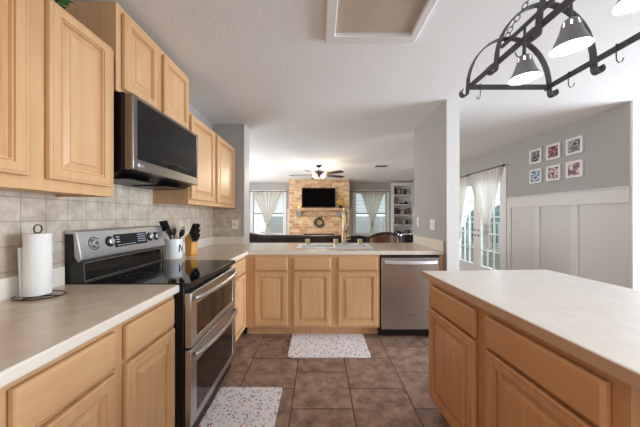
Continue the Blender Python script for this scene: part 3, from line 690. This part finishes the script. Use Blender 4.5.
# ------------------------------------------------------------------ pot rack with lamps
RX0, RX1, RZ = .806, 1.233, 1.978; RC = (RX0 + RX1) / 2; AY = (1.39, 1.165, .94, .715, .49)
pr = thing('pot_rack', 'wrought iron hanging pot rack with arched bars above the island', 'pot rack', (RC, .94, RZ))
hwid = (RX1 - RX0) / 2
for sx in (-1, 1):
    obj('side_rail', bx(sx * hwid - .0035, sx * hwid + .0035, -.47, .47, -.013, .013), 'iron', pr)
for sy in (-1, 1):
    obj('end_bar', bx(-hwid, hwid, sy * .45 - .0035, sy * .45 + .0035, -.013, .013), 'iron', pr)
for y in AY:
    pts = []
    for sx in (-1,):
        for k in range(9): a = R(-200 + k * 34); pts.append((-hwid - .006 - .018 + .016 * math.cos(a) - .0, y - .94, -.045 + .016 * math.sin(a)))
    pts = [(-hwid - .006 - .020 - .018 * math.cos(R(a)), y - .94, -.032 - .018 * math.sin(R(a))) for a in range(-60, 181, 30)]
    arc = [(-(hwid + .006) * math.cos(R(a)), y - .94, .0 + .262 * math.sin(R(a))) for a in range(0, 181, 10)]
    mir = [(-p[0], p[1], p[2]) for p in reversed(pts)]
    b = B(); strap(b, pts + arc + mir, (0, 1, 0), .028, .006); obj('arch', b, 'iron', pr, smooth=True)
b = B(); tube(b, [(0, -.50, .25), (0, .50, .25)], .011, 10); obj('spine', b, 'iron', pr, smooth=True)
# chains converge to a ceiling hook
def chain(bm, p, q, link=.034):
    p, q = Vector(p), Vector(q); n = int((q - p).length / (link * .78)); d = (q - p).normalized(); s = d.orthogonal().normalized(); u = d.cross(s)
    for k in range(n):
        c = p + (q - p) * ((k + .5) / n); w = s if k % 2 else u
        tube(bm, [c + d * (link / 2 * math.cos(2 * math.pi * j / 12)) + w * (link * .3 * math.sin(2 * math.pi * j / 12)) for j in range(13)], .0024, 5, cap=False)
for sy in (1, -1):
    b = B(); tube(b, [(0, sy * .46 + .022 * math.cos(2 * math.pi * k / 14), .275 + .022 * math.sin(2 * math.pi * k / 14)) for k in range(15)], .0028, 5, cap=False)
    chain(b, (0, sy * .45, .295), (0, sy * .03, .492)); obj('chain', b, 'iron', pr, smooth=True)
b = B(); lathe(b, [(.045, H - RZ), (.045, H - RZ - .008), (.012, H - RZ - .02)], n=20); obj('ceiling_plate', b, 'iron', pr, smooth=True)
for y in (1.28, 1.045, .81, .60):
    yy = y - .94
    prof = [(.066, -.015), (.060, -.002), (.050, .020), (.040, .045), (.034, .066), (.0335, .068), (.030, .088), (.024, .098), (.008, .102)]
    b = B(); lathe(b, prof, (0, yy, 0), n=40, skip=lambda i, k: i == 5 and k % 5 == 0, cap=False); sh = obj('lamp_shade', b, 'shade', pr, smooth=True)
    sh.data.materials[0] = M['shade']
    b = B(); tube(b, [(0, yy, .10), (0, yy, .245)], .006, 8); obj('lamp_stem', b, 'iron', pr)
    b = B(); lathe(b, [(.060, -.010), (.052, .004), (.030, .035), (.022, .06), (.020, .09)], (0, yy, 0), n=28); obj('bulb', b, 'bulb', pr, smooth=True)
def hook(loc, rz, lb):
    b = B(); pts = [(.007, 0, -.002), (.007, 0, .016), (-.007, 0, .016), (-.007, 0, -.030), (-.006, 0, -.05), (.004, 0, -.062), (.018, 0, -.055), (.024, 0, -.040)]
    tube(b, pts, .0022, 6); o = tag(obj('pot_hook', b, 'iron', smooth=True), lb, 'hook'); o.location = loc; o.rotation_euler = (0, 0, rz)
hook((RX0 + .058, 1.39, RZ), R(90), 'black S-hook on the far end bar of the pot rack')
hook((RX1, 1.27, RZ), 0, 'black S-hook on the right rail between first and second arches')
hook((RX1, 1.065, RZ), 0, 'black S-hook on the right rail, nearest the frame edge')
hook((RX0, 1.03, RZ), R(180), 'black S-hook on the left rail beside a lamp shade')

# ------------------------------------------------------------------ frames on the right wall
PH = [('black and white group photo', [(30, 30, 32), (90, 90, 92), (170, 170, 172), (60, 60, 62)]), ('pink and red portrait photo', [(60, 40, 44), (150, 50, 66), (206, 150, 160), (40, 44, 60)]),
      ('black and white crowd photo', [(34, 34, 34), (80, 80, 80), (180, 180, 180), (110, 110, 110)]), ('blue toned photo', [(60, 84, 124), (120, 150, 180), (220, 226, 230), (40, 50, 80)]),
      ('reddish brown portrait photo', [(70, 40, 40), (140, 80, 76), (220, 196, 190), (50, 34, 36)]), ('dark blue and red photo', [(24, 28, 46), (50, 60, 90), (170, 60, 60), (200, 200, 206)])]
POS = ['top row left', 'top row middle', 'top row right', 'bottom row left', 'bottom row middle', 'bottom row right']
for i in range(6):
    y = (3.88, 3.587, 3.293)[i % 3]; z = (2.18, 1.882)[i // 3]
    t = thing('picture_frame', 'white framed ' + PH[i][0] + ' on the grey wall, ' + POS[i], 'picture frame', (XR, y, z), R(-90), 'six white photo frames')
    b = B(); cells(b, [-.106, -.078, .078, .106], [-.106, -.078, .078, .106], lambda a, c: not (a == 1 and c == 1), -.001, -.024, 'XZ'); obj('frame', b, 'white', t, bevel=.002)
    obj('photo', bx(-.079, .079, -.016, -.002, -.079, .079), photomat('photo_print_%d' % i, PH[i][1], 19, i + 1), t)

# ------------------------------------------------------------------ curtains
def curtain_mesh(w, zt, zk, zb, kx=0., fold=.022, n=48, m=36, wk=.05, wb=.11):
    b = B(); rows = []
    for j in range(m + 1):
        t = j / m; z = zt + (zb - zt) * t; tk = (zt - z) / (zt - zk)
        if tk <= 1: half = w / 2 * (1 - tk) ** 1.0 + wk / 2; cx = kx * tk
        else: s = (tk - 1) / ((zt - zb) / (zt - zk) - 1); half = wk / 2 + (wb - wk) / 2 * min(1, s * 1.6); cx = kx
        row = []
        for i in range(n + 1):
            u = -1 + 2 * i / n; am = fold * (.6 + .4 * min(1, abs(1 - tk) * 2))
            row.append(b.verts.new((cx + half * u, am * math.sin(u * 21 + t * 2) + .012 * math.sin(u * 47), z + (.012 * math.cos(u * 9) if j == m else 0))))
        rows.append(row)
    for j in range(m):
        for i in range(n): b.faces.new((rows[j][i], rows[j][i + 1], rows[j + 1][i + 1], rows[j + 1][i]))
    return b
def rod(name_lb, loc, rz, half, zt, proj=.07):
    t = thing('curtain_rod', name_lb, 'curtain rod', loc, rz)
    b = B(); tube(b, [(-half, -proj, zt), (half, -proj, zt)], .011, 10); obj('rod', b, 'black', t, smooth=True)
    for s in (-1, 1):
        b = B(); ball(b, (s * (half + .02), -proj, zt), .022); obj('finial', b, 'black', t, smooth=True)
    b = B()
    for s in (-1, 1): box(b, s * (half - .03) - .008, s * (half - .03) + .008, -proj, -.001, zt - .008, zt + .008); box(b, s * (half - .03) - .014, s * (half - .03) + .014, -.006, -.001, zt - .03, zt + .03)
    obj('bracket', b, 'black', t)
def curtain(lb, loc, rz, w, zt, zk, zb, m, kx=0, wk=.05, wb=.11, kr=.045, fold=.022):
    t = thing('curtain', lb, 'curtain', loc, rz)
    obj('panel', curtain_mesh(w, zt, zk, zb, kx, wk=wk, wb=wb, fold=fold), m, t, smooth=True)
    b = B(); ball(b, (kx, 0, zk), kr, (1, .8, 1.3)); ball(b, (kx + kr * .4, -kr * .5, zk - kr * .4), kr * .7, (1.2, .8, .8)); obj('knot', b, m, t, smooth=True)
rod('black curtain rod over the right glass door leaf', (XR, 4.995, 0), R(-90), .50, 2.165)
rod('black curtain rod over the far glass door leaf', (XR, 5.90, 0), R(-90), .30, 2.155)
curtain('white sheer knotted curtain on the nearer glass door', (XR - .07, 5.02, 0), R(-90), .84, 2.155, 1.03, .68, 'curtain', .08, .11, .17, .075)
curtain('white sheer knotted curtain on the farther glass door', (XR - .07, 5.90, 0), R(-90), .60, 2.145, 1.02, .74, 'curtain', 0, .09, .16, .07)
rod('black curtain rod over the window left of the fireplace', (-1.83, YF, 0), 0, .64, 2.165)
rod('black curtain rod over the window right of the fireplace', (1.84, YF, 0), 0, .65, 2.17)
curtain('grey-green tied curtain on the window left of the fireplace', (-1.86, YF - .08, 0), 0, .98, 2.155, 1.02, .45, 'curtain_far', .02, .09, .24, .06, .03)
curtain('grey-green tied curtain on the window right of the fireplace', (1.90, YF - .08, 0), 0, .80, 2.155, 1.02, .45, 'curtain_far', 0, .09, .2, .06, .03)

# ------------------------------------------------------------------ fireplace
fp = thing('fireplace', 'tan stone fireplace chimney with carved mantel on the far wall', 'fireplace', (0, 8.5, 0))
b = B(); cells(b, [-.99, -.52, .52, .99], [0, .25, .70, H - .002], lambda i, j: not (i == 1 and j == 1), 0, YF - 8.5 - .015, 'XZ'); obj('chimney_breast', b, 'stone', fp)
obj('firebox', bx(-.52, .52, .30, .34, .25, .70), 'soot', fp)
b = B(); box(b, -.85, .85, -.20, -.0, 1.475, 1.535); box(b, -.80, .80, -.13, -.0, 1.43, 1.475); obj('mantel', b, 'stone_c', fp, bevel=.008)
b = B(); box(b, -.75, .75, -.05, -.0, 1.27, 1.43); box(b, -.78, .78, -.08, 0, 1.30, 1.33); obj('frieze', b, 'stone_c', fp, bevel=.008)
for s in (-1, 1):
    b = B(); prism(b, [(-.07, 1.26), (.07, 1.26), (.09, 1.43), (-.09, 1.43)], -.13, 0); o = obj('corbel', b, 'greystone', fp, bevel=.008)
    o.location = (s * .66, 0, 0)
b = B(); box(b, -.60, -.52, -.05, 0, .251, .70); box(b, .52, .60, -.05, 0, .251, .70); box(b, -.60, .60, -.05, 0, .70, .78); obj('surround', b, 'stone_c', fp, bevel=.006)
obj('hearth', bx(-.99, .99, -.45, 0, 0, .25), 'stone_c', fp, bevel=.01)
wr = B(); rnd = random.Random(9)
for k in range(150):
    a = rnd.uniform(0, 6.283); rr = .135 + rnd.uniform(-.035, .035); c = Vector((rr * math.cos(a), -.03 + rnd.uniform(-.025, .02), rr * math.sin(a)))
    ball(wr, c, rnd.uniform(.014, .024), (1, .6, 1), 6, 4)
w = tag(obj('wreath', wr, 'leafd'), 'round dark green wreath hanging on the fireplace below the mantel', 'wreath'); w.location = (0, 8.47, 1.075)
tv = thing('television', 'flat black television standing on the fireplace mantel', 'television', (-.02, 8.42, 1.536))
b = B(); box(b, -.545, .545, -.02, .02, .035, .66); obj('bezel', b, 'black', tv, bevel=.004); obj('screen', bx(-.535, .535, -.022, -.0205, .045, .65), 'tv', tv)
for s in (-1, 1):
    b = B(); tube(b, [(s * .40, -.09, .004), (s * .40, 0, .04), (s * .40, .06, .004)], .007, 6); obj('foot', b, 'black', tv)
va = thing('flower_vase', 'small black vase of yellow leaves on the mantel right of the television', 'vase', (.69, 8.40, 1.536))
b = B(); lathe(b, [(.035, 0), (.05, .03), (.045, .08), (.025, .10)], n=18); obj('vase', b, 'black', va, smooth=True)
b = B()
for k in range(22):
    a = rnd.uniform(0, 6.28); c = Vector((rnd.uniform(-.09, .09), rnd.uniform(-.05, .05), rnd.uniform(.14, .32))); tube(b, [(0, 0, .09), tuple(c)], .003, 4); ball(b, c, rnd.uniform(.02, .034), (1, .5, 1), 6, 4)
obj('leaves', b, 'yellow', va)
cn = thing('candle_lantern', 'small glowing amber candle on the mantel left of the television', 'candle', (-.66, 8.40, 1.536))
b = B(); lathe(b, [(.03, 0), (.032, .07), (.028, .075)], n=16); obj('holder', b, 'flame', cn, smooth=True)
b = B(); lathe(b, [(.038, 0), (.038, .012)], (0, 0, -.0), n=16); obj('dish', b, 'brass', cn)
sp = thing('wall_speaker', 'grey box mounted on the stone at the lower right of the fireplace', 'speaker', (.85, 8.5, .86))
obj('case', bx(-.08, .08, -.09, -.001, -.1, .1), 'greystone', sp, bevel=.006); obj('grille', bx(-.068, .068, -.094, -.0905, -.088, .088), 'steel_d', sp)

# ------------------------------------------------------------------ ceiling fan
fn = thing('ceiling_fan', 'dark ceiling fan with lit glass lamps in the living room', 'ceiling fan', (-.01, 6.15, H - .001))
b = B(); lathe(b, [(.02, -.06), (.055, -.045), (.07, -.01), (.07, 0)], n=24); obj('canopy', b, 'fanwood', fn, smooth=True)
b = B(); tube(b, [(0, 0, -.05), (0, 0, -.13)], .013, 10); obj('downrod', b, 'fanwood', fn)
b = B(); lathe(b, [(.03, -.125), (.10, -.14), (.135, -.165), (.135, -.20), (.09, -.225), (.05, -.24)], n=28); obj('motor_housing', b, 'fanwood', fn, smooth=True)
for k in range(5):
    a = R(72 * k + 30); Mx = Matrix.Rotation(a, 4, 'Z') @ Matrix.Rotation(R(-14), 4, 'X')
    b = B(); n = 10; top = []; bot = []
    outl = [(.20, -.05), (.30, -.06), (.66, -.065), (.705, -.05), (.72, 0), (.705, .05), (.66, .065), (.30, .06), (.20, .05)]
    for x, y in outl: top.append(b.verts.new(Mx @ Vector((x, y, .004)))); bot.append(b.verts.new(Mx @ Vector((x, y, -.004))))
    b.faces.new(top); b.faces.new(bot[::-1])
    for q in range(len(outl)): b.faces.new((top[q], bot[q], bot[(q + 1) % len(outl)], top[(q + 1) % len(outl)]))
    for v in b.verts: v.co.z += -.222
    o = obj('blade', b, 'fanwood', fn)
    b = B(); box(b, .11, .24, -.018, .018, -.010, -.004, Matrix.Translation((0, 0, -.222)) @ Mx); obj('blade_arm', b, 'fanwood', o)
for k in range(4):
    a = R(90 * k + 40); c = Vector((.10 * math.cos(a), .10 * math.sin(a), -.245)); Mx = Matrix.Translation(c) @ Matrix.Rotation(a, 4, 'Z') @ Matrix.Rotation(R(125), 4, 'Y')
    b = B(); lathe(b, [(.016, -.03), (.024, -.01), (.036, .02), (.042, .038)], n=18, Mx=Mx, cap=False); s_ = obj('glass_shade', b, 'bulb_warm' if k != 3 else 'purple', fn, smooth=True)
    b = B(); tube(b, [(0, 0, -.235), tuple(c)], .008, 6); obj('lamp_arm', b, 'fanwood', s_)
b = B(); tube(b, [(0, 0, -.24), (0, 0, -.33), (0, 0, -.345)], [.03, .012, .006], 10); obj('finial', b, 'fanwood', fn, smooth=True)
for k in range(4):
    a = R(90 * k + 40); point('fan_bulb', (-.01 + .17 * math.cos(a), 6.15 + .17 * math.sin(a), H - .29), 13, .03)
# ceiling vent
vt = thing('ceiling_vent', 'white slatted air vent on the ceiling right of the fan', 'vent', (1.49, 6.2, H))
b = B(); cells(b, [-.17, -.14, .14, .17], [-.13, -.10, .10, .13], lambda i, j: not (i == 1 and j == 1), -.012, -.001); obj('frame', b, 'white', vt)
b = B()
for k in range(7): box(b, -.14, .14, -.011, .011, -.001, .001, Matrix.Translation((0, -.084 + k * .028, -.008)) @ Matrix.Rotation(R(35), 4, 'X'))
obj('slats', b, 'greystone', vt)

# ------------------------------------------------------------------ bookcase
bk = thing('bookcase', 'tall white built-in bookcase in the far right corner of the living room', 'bookcase', (2.56, 8.98, 0)); bw_ = XR - .002 - 2.56
b = B(); box(b, 0, .045, 0, .30, 0, 2.40); box(b, bw_ - .012, bw_, 0, .30, 0, 2.40); box(b, -.02, bw_, -.02, .30, 2.40, 2.45); box(b, .045, bw_ - .012, .002, .30, 2.33, 2.40); box(b, .045, bw_ - .012, .285, .30, 0, 2.33); obj('carcass', b, 'white', bk)
SH = [.55, .98, 1.335, 1.69, 2.03]
for z in SH: obj('shelf', bx(.046, bw_ - .013, .01, .284, z - .03, z), 'white', bk)
cols = [((96, 44, 40), 'red'), ((44, 40, 44), 'black'), ((120, 110, 96), 'tan'), ((150, 146, 140), 'grey'), ((70, 52, 44), 'brown'), ((48, 62, 84), 'navy')]
BM = {n: mat('book_' + n, c, .6) for c, n in cols}
rnd = random.Random(21); sname = ['lowest', 'second lowest', 'middle', 'second highest', 'top']
for si, z in enumerate(SH):
    x = 2.56 + .06
    nb = (9, 6, 5, 5, 3)[si]; 
    for k in range(nb):
        c, nme = cols[rnd.randrange(6)]; w_ = rnd.uniform(.022, .04); h_ = rnd.uniform(.17, .24)
        t = thing('book', nme + ' book upright on the ' + sname[si] + ' bookcase shelf', 'book', (x + w_ / 2, 9.12, z + .0005), 0, 'books on the ' + sname[si] + ' bookcase shelf')
        b = B(); box(b, -w_ / 2, w_ / 2, -.08, .08, 0, h_); box(b, -w_ / 2, w_ / 2, -.082, -.08, .0, h_); obj('cover', b, BM[nme], t)
        obj('pages', bx(-w_ / 2 + .003, w_ / 2 - .003, -.075, .082, .003, h_ - .002 + .004), 'paper', t)
        x += w_ + .003
for si, x0_, nb in ((0, 2.95, 8), (1, 3.10, 3), (2, 3.07, 4), (3, 3.12, 0)):
    z = SH[si]; x = x0_
    for k in range(nb):
        c, nme = cols[rnd.randrange(6)]; w_ = rnd.uniform(.022, .036); h_ = rnd.uniform(.16, .25)
        t = thing('book', nme + ' book at the right end of the ' + sname[si] + ' bookcase shelf', 'book', (x + w_ / 2, 9.12, z + .0005), 0, 'books at the right of the ' + sname[si] + ' bookcase shelf')
        b = B(); box(b, -w_ / 2, w_ / 2, -.08, .08, 0, h_); obj('cover', b, BM[nme], t)
        obj('pages', bx(-w_ / 2 + .003, w_ / 2 - .003, -.075, .082, .003, h_ + .002), 'paper', t); x += w_ + .003
def framed(x, z, w_, h_, lb, m):
    t = thing('photo_frame', lb, 'photo frame', (x, 9.10, z + .0005)); b = B(); cells(b, [-w_ / 2, -w_ / 2 + .02, w_ / 2 - .02, w_ / 2], [0, .02, h_ - .02, h_], lambda i, j: not (i == 1 and j == 1), -.01, .01, 'XZ')
    obj('frame', b, 'darkwood', t); obj('photo', bx(-w_ / 2 + .02, w_ / 2 - .02, -.004, .004, .02, h_ - .02), m, t)
pm = photomat('small_photo', [(40, 30, 30), (150, 120, 110), (200, 190, 180)], 20)
framed(2.80, 2.03, .15, .22, 'dark framed portrait photo on the top bookcase shelf', pm)
framed(2.93, 1.335, .20, .18, 'dark framed photo on the middle bookcase shelf', pm)
framed(2.98, .98, .14, .22, 'dark framed photo on the second lowest bookcase shelf', pm)
t = thing('potted_plant', 'small dark green potted plant on the top bookcase shelf', 'plant', (3.04, 9.12, 2.0305)); b = B(); lathe(b, [(.035, 0), (.05, .08)], n=16); obj('pot', b, 'darkwood', t)
b = B()
for k in range(40):
    a = rnd.uniform(0, 6.28); ball(b, (rnd.uniform(0, .08) * math.cos(a), rnd.uniform(0, .08) * math.sin(a), rnd.uniform(.09, .19)), .022, (1, 1, .5), 6, 4)
obj('foliage', b, 'leafd', t)
t = thing('shelf_ornament', 'long dark wooden ornament on the second highest bookcase shelf', 'ornament', (2.98, 9.10, 1.6905)); b = B(); box(b, -.14, .14, -.03, .03, .02, .06); box(b, .05, .12, -.03, .03, .06, .11); obj('body', b, 'darkwood', t, bevel=.006)
for x_ in (-.09, .09):
    b = B(); tube(b, [(x_, -.04, .022), (x_, .04, .022)], .021, 12); obj('wheel', b, 'black', t)

# ------------------------------------------------------------------ living room seating
sf = thing('sofa', 'dark brown leather sofa behind the peninsula, back toward the kitchen', 'sofa', (-.58, 5.05, 0))
def rbox(bm, *a): box(bm, *a)
b = B(); rbox(b, -1.05, 1.05, .0, .95, .10, .42); obj('base', b, 'dleather', sf, bevel=.04, seg=3)
b = B(); n = 24; pts = []
for k in range(n + 1):
    u = -1 + 2 * k / n; pts.append((u * 1.02, .14, .84 + .06 * max(0, -u - .55) / .35))
tube(b, pts, .065, 12); box(b, -1.02, 1.02, .08, .20, .30, .86); obj('backrest', b, 'dleather', sf, smooth=True)
for s in (-1, 1):
    b = B(); tube(b, [(s * 1.05, .08, .66), (s * 1.05, .92, .60)], .11, 14); box(b, s * 1.05 - .08, s * 1.05 + .08, .08, .92, .10, .60); obj('armrest', b, 'dleather', sf, smooth=True)
for s in (-1, 0, 1): obj('seat_cushion', bx(s * .64 - .31, s * .64 + .31, .22, .93, .43, .56), 'dleather', sf, bevel=.04, seg=3)
for sx in (-1, 1):
    for sy in (.08, .87): obj('leg', bx(sx * .97 - .03, sx * .97 + .03, sy - .03, sy + .03, 0, .099), 'darkwood', sf)
def barrel(label, loc, rz, pad, frame, arms=None, top=1.0):
    t = thing('armchair', label, 'chair', loc, rz)
    def shell(r, z0, z1, th, a0, a1, dome):
        b = B(); n = 22; ring = []
        for k in range(n + 1):
            u = -1 + 2 * k / n; a = R(90 + (a1 - a0) / 2 * u); zt = z1 - dome * u * u
            c, s = math.cos(a), math.sin(a)
            ring.append([b.verts.new((r * c, r * s, z0)), b.verts.new(((r + th) * c, (r + th) * s, z0)), b.verts.new(((r + th) * c, (r + th) * s, zt)), b.verts.new((r * c, r * s, zt))])
        for i in range(n):
            for k in range(4): b.faces.new((ring[i][k], ring[i][(k + 1) % 4], ring[i + 1][(k + 1) % 4], ring[i + 1][k]))
        b.faces.new(ring[0]); b.faces.new(ring[-1][::-1]); return b
    obj('backrest', shell(.21, .50, top - .02, .05, 30, 170, .10), pad, t, bevel=.015, smooth=True)
    b = B(); pts = [( .262 * math.cos(R(90 + 75 * u)), .262 * math.sin(R(90 + 75 * u)), top - .01 - .11 * u * u) for u in [-1 + k / 10 for k in range(21)]]; tube(b, pts, .016, 8)
    tube(b, [pts[0], (pts[0][0], pts[0][1], .47)], .016, 8); tube(b, [pts[-1], (pts[-1][0], pts[-1][1], .47)], .016, 8); obj('back_frame', b, frame, t, smooth=True)
    b = B(); lathe(b, [(.20, .44), (.235, .455), (.235, .50), (.20, .52)], n=28); obj('seat', b, pad, t, smooth=True)
    b = B(); lathe(b, [(.22, .40), (.23, .439)], n=28); obj('seat_frame', b, frame, t)
    for sx in (-1, 1):
        for sy in (-1, 1):
            b = B(); tube(b, [(sx * .15, sy * .15, .41), (sx * .19, sy * .19, 0)], [.02, .014], 8); obj('leg', b, frame, t)
    if arms:
        for sx in (-1, 1):
            b = B(); tube(b, [(sx * .20, -.14, .46), (sx * .27, -.16, .60), (sx * .27, -.10, .70), (sx * .27, .06, .80), (sx * .26, .16, top - .06), (sx * .20, .20, top - .02)], .015, 8); obj('arm', b, arms, t, smooth=True)
    return t
barrel('brown leather round-back chair right of the faucet, behind the peninsula', (1.06, 4.30, 0), R(180), 'leather', 'darkwood', top=1.03)
barrel('dark grey round-back chair between the faucet and the brown chair', (.68, 4.76, 0), R(178), 'bleather', 'darkwood', top=.94)
barrel('black chair with shiny chrome arms at the right end behind the peninsula', (1.72, 4.85, 0), R(160), 'bleather', 'chrome', 'chrome', top=.97)
# lounge pile behind the chrome chair
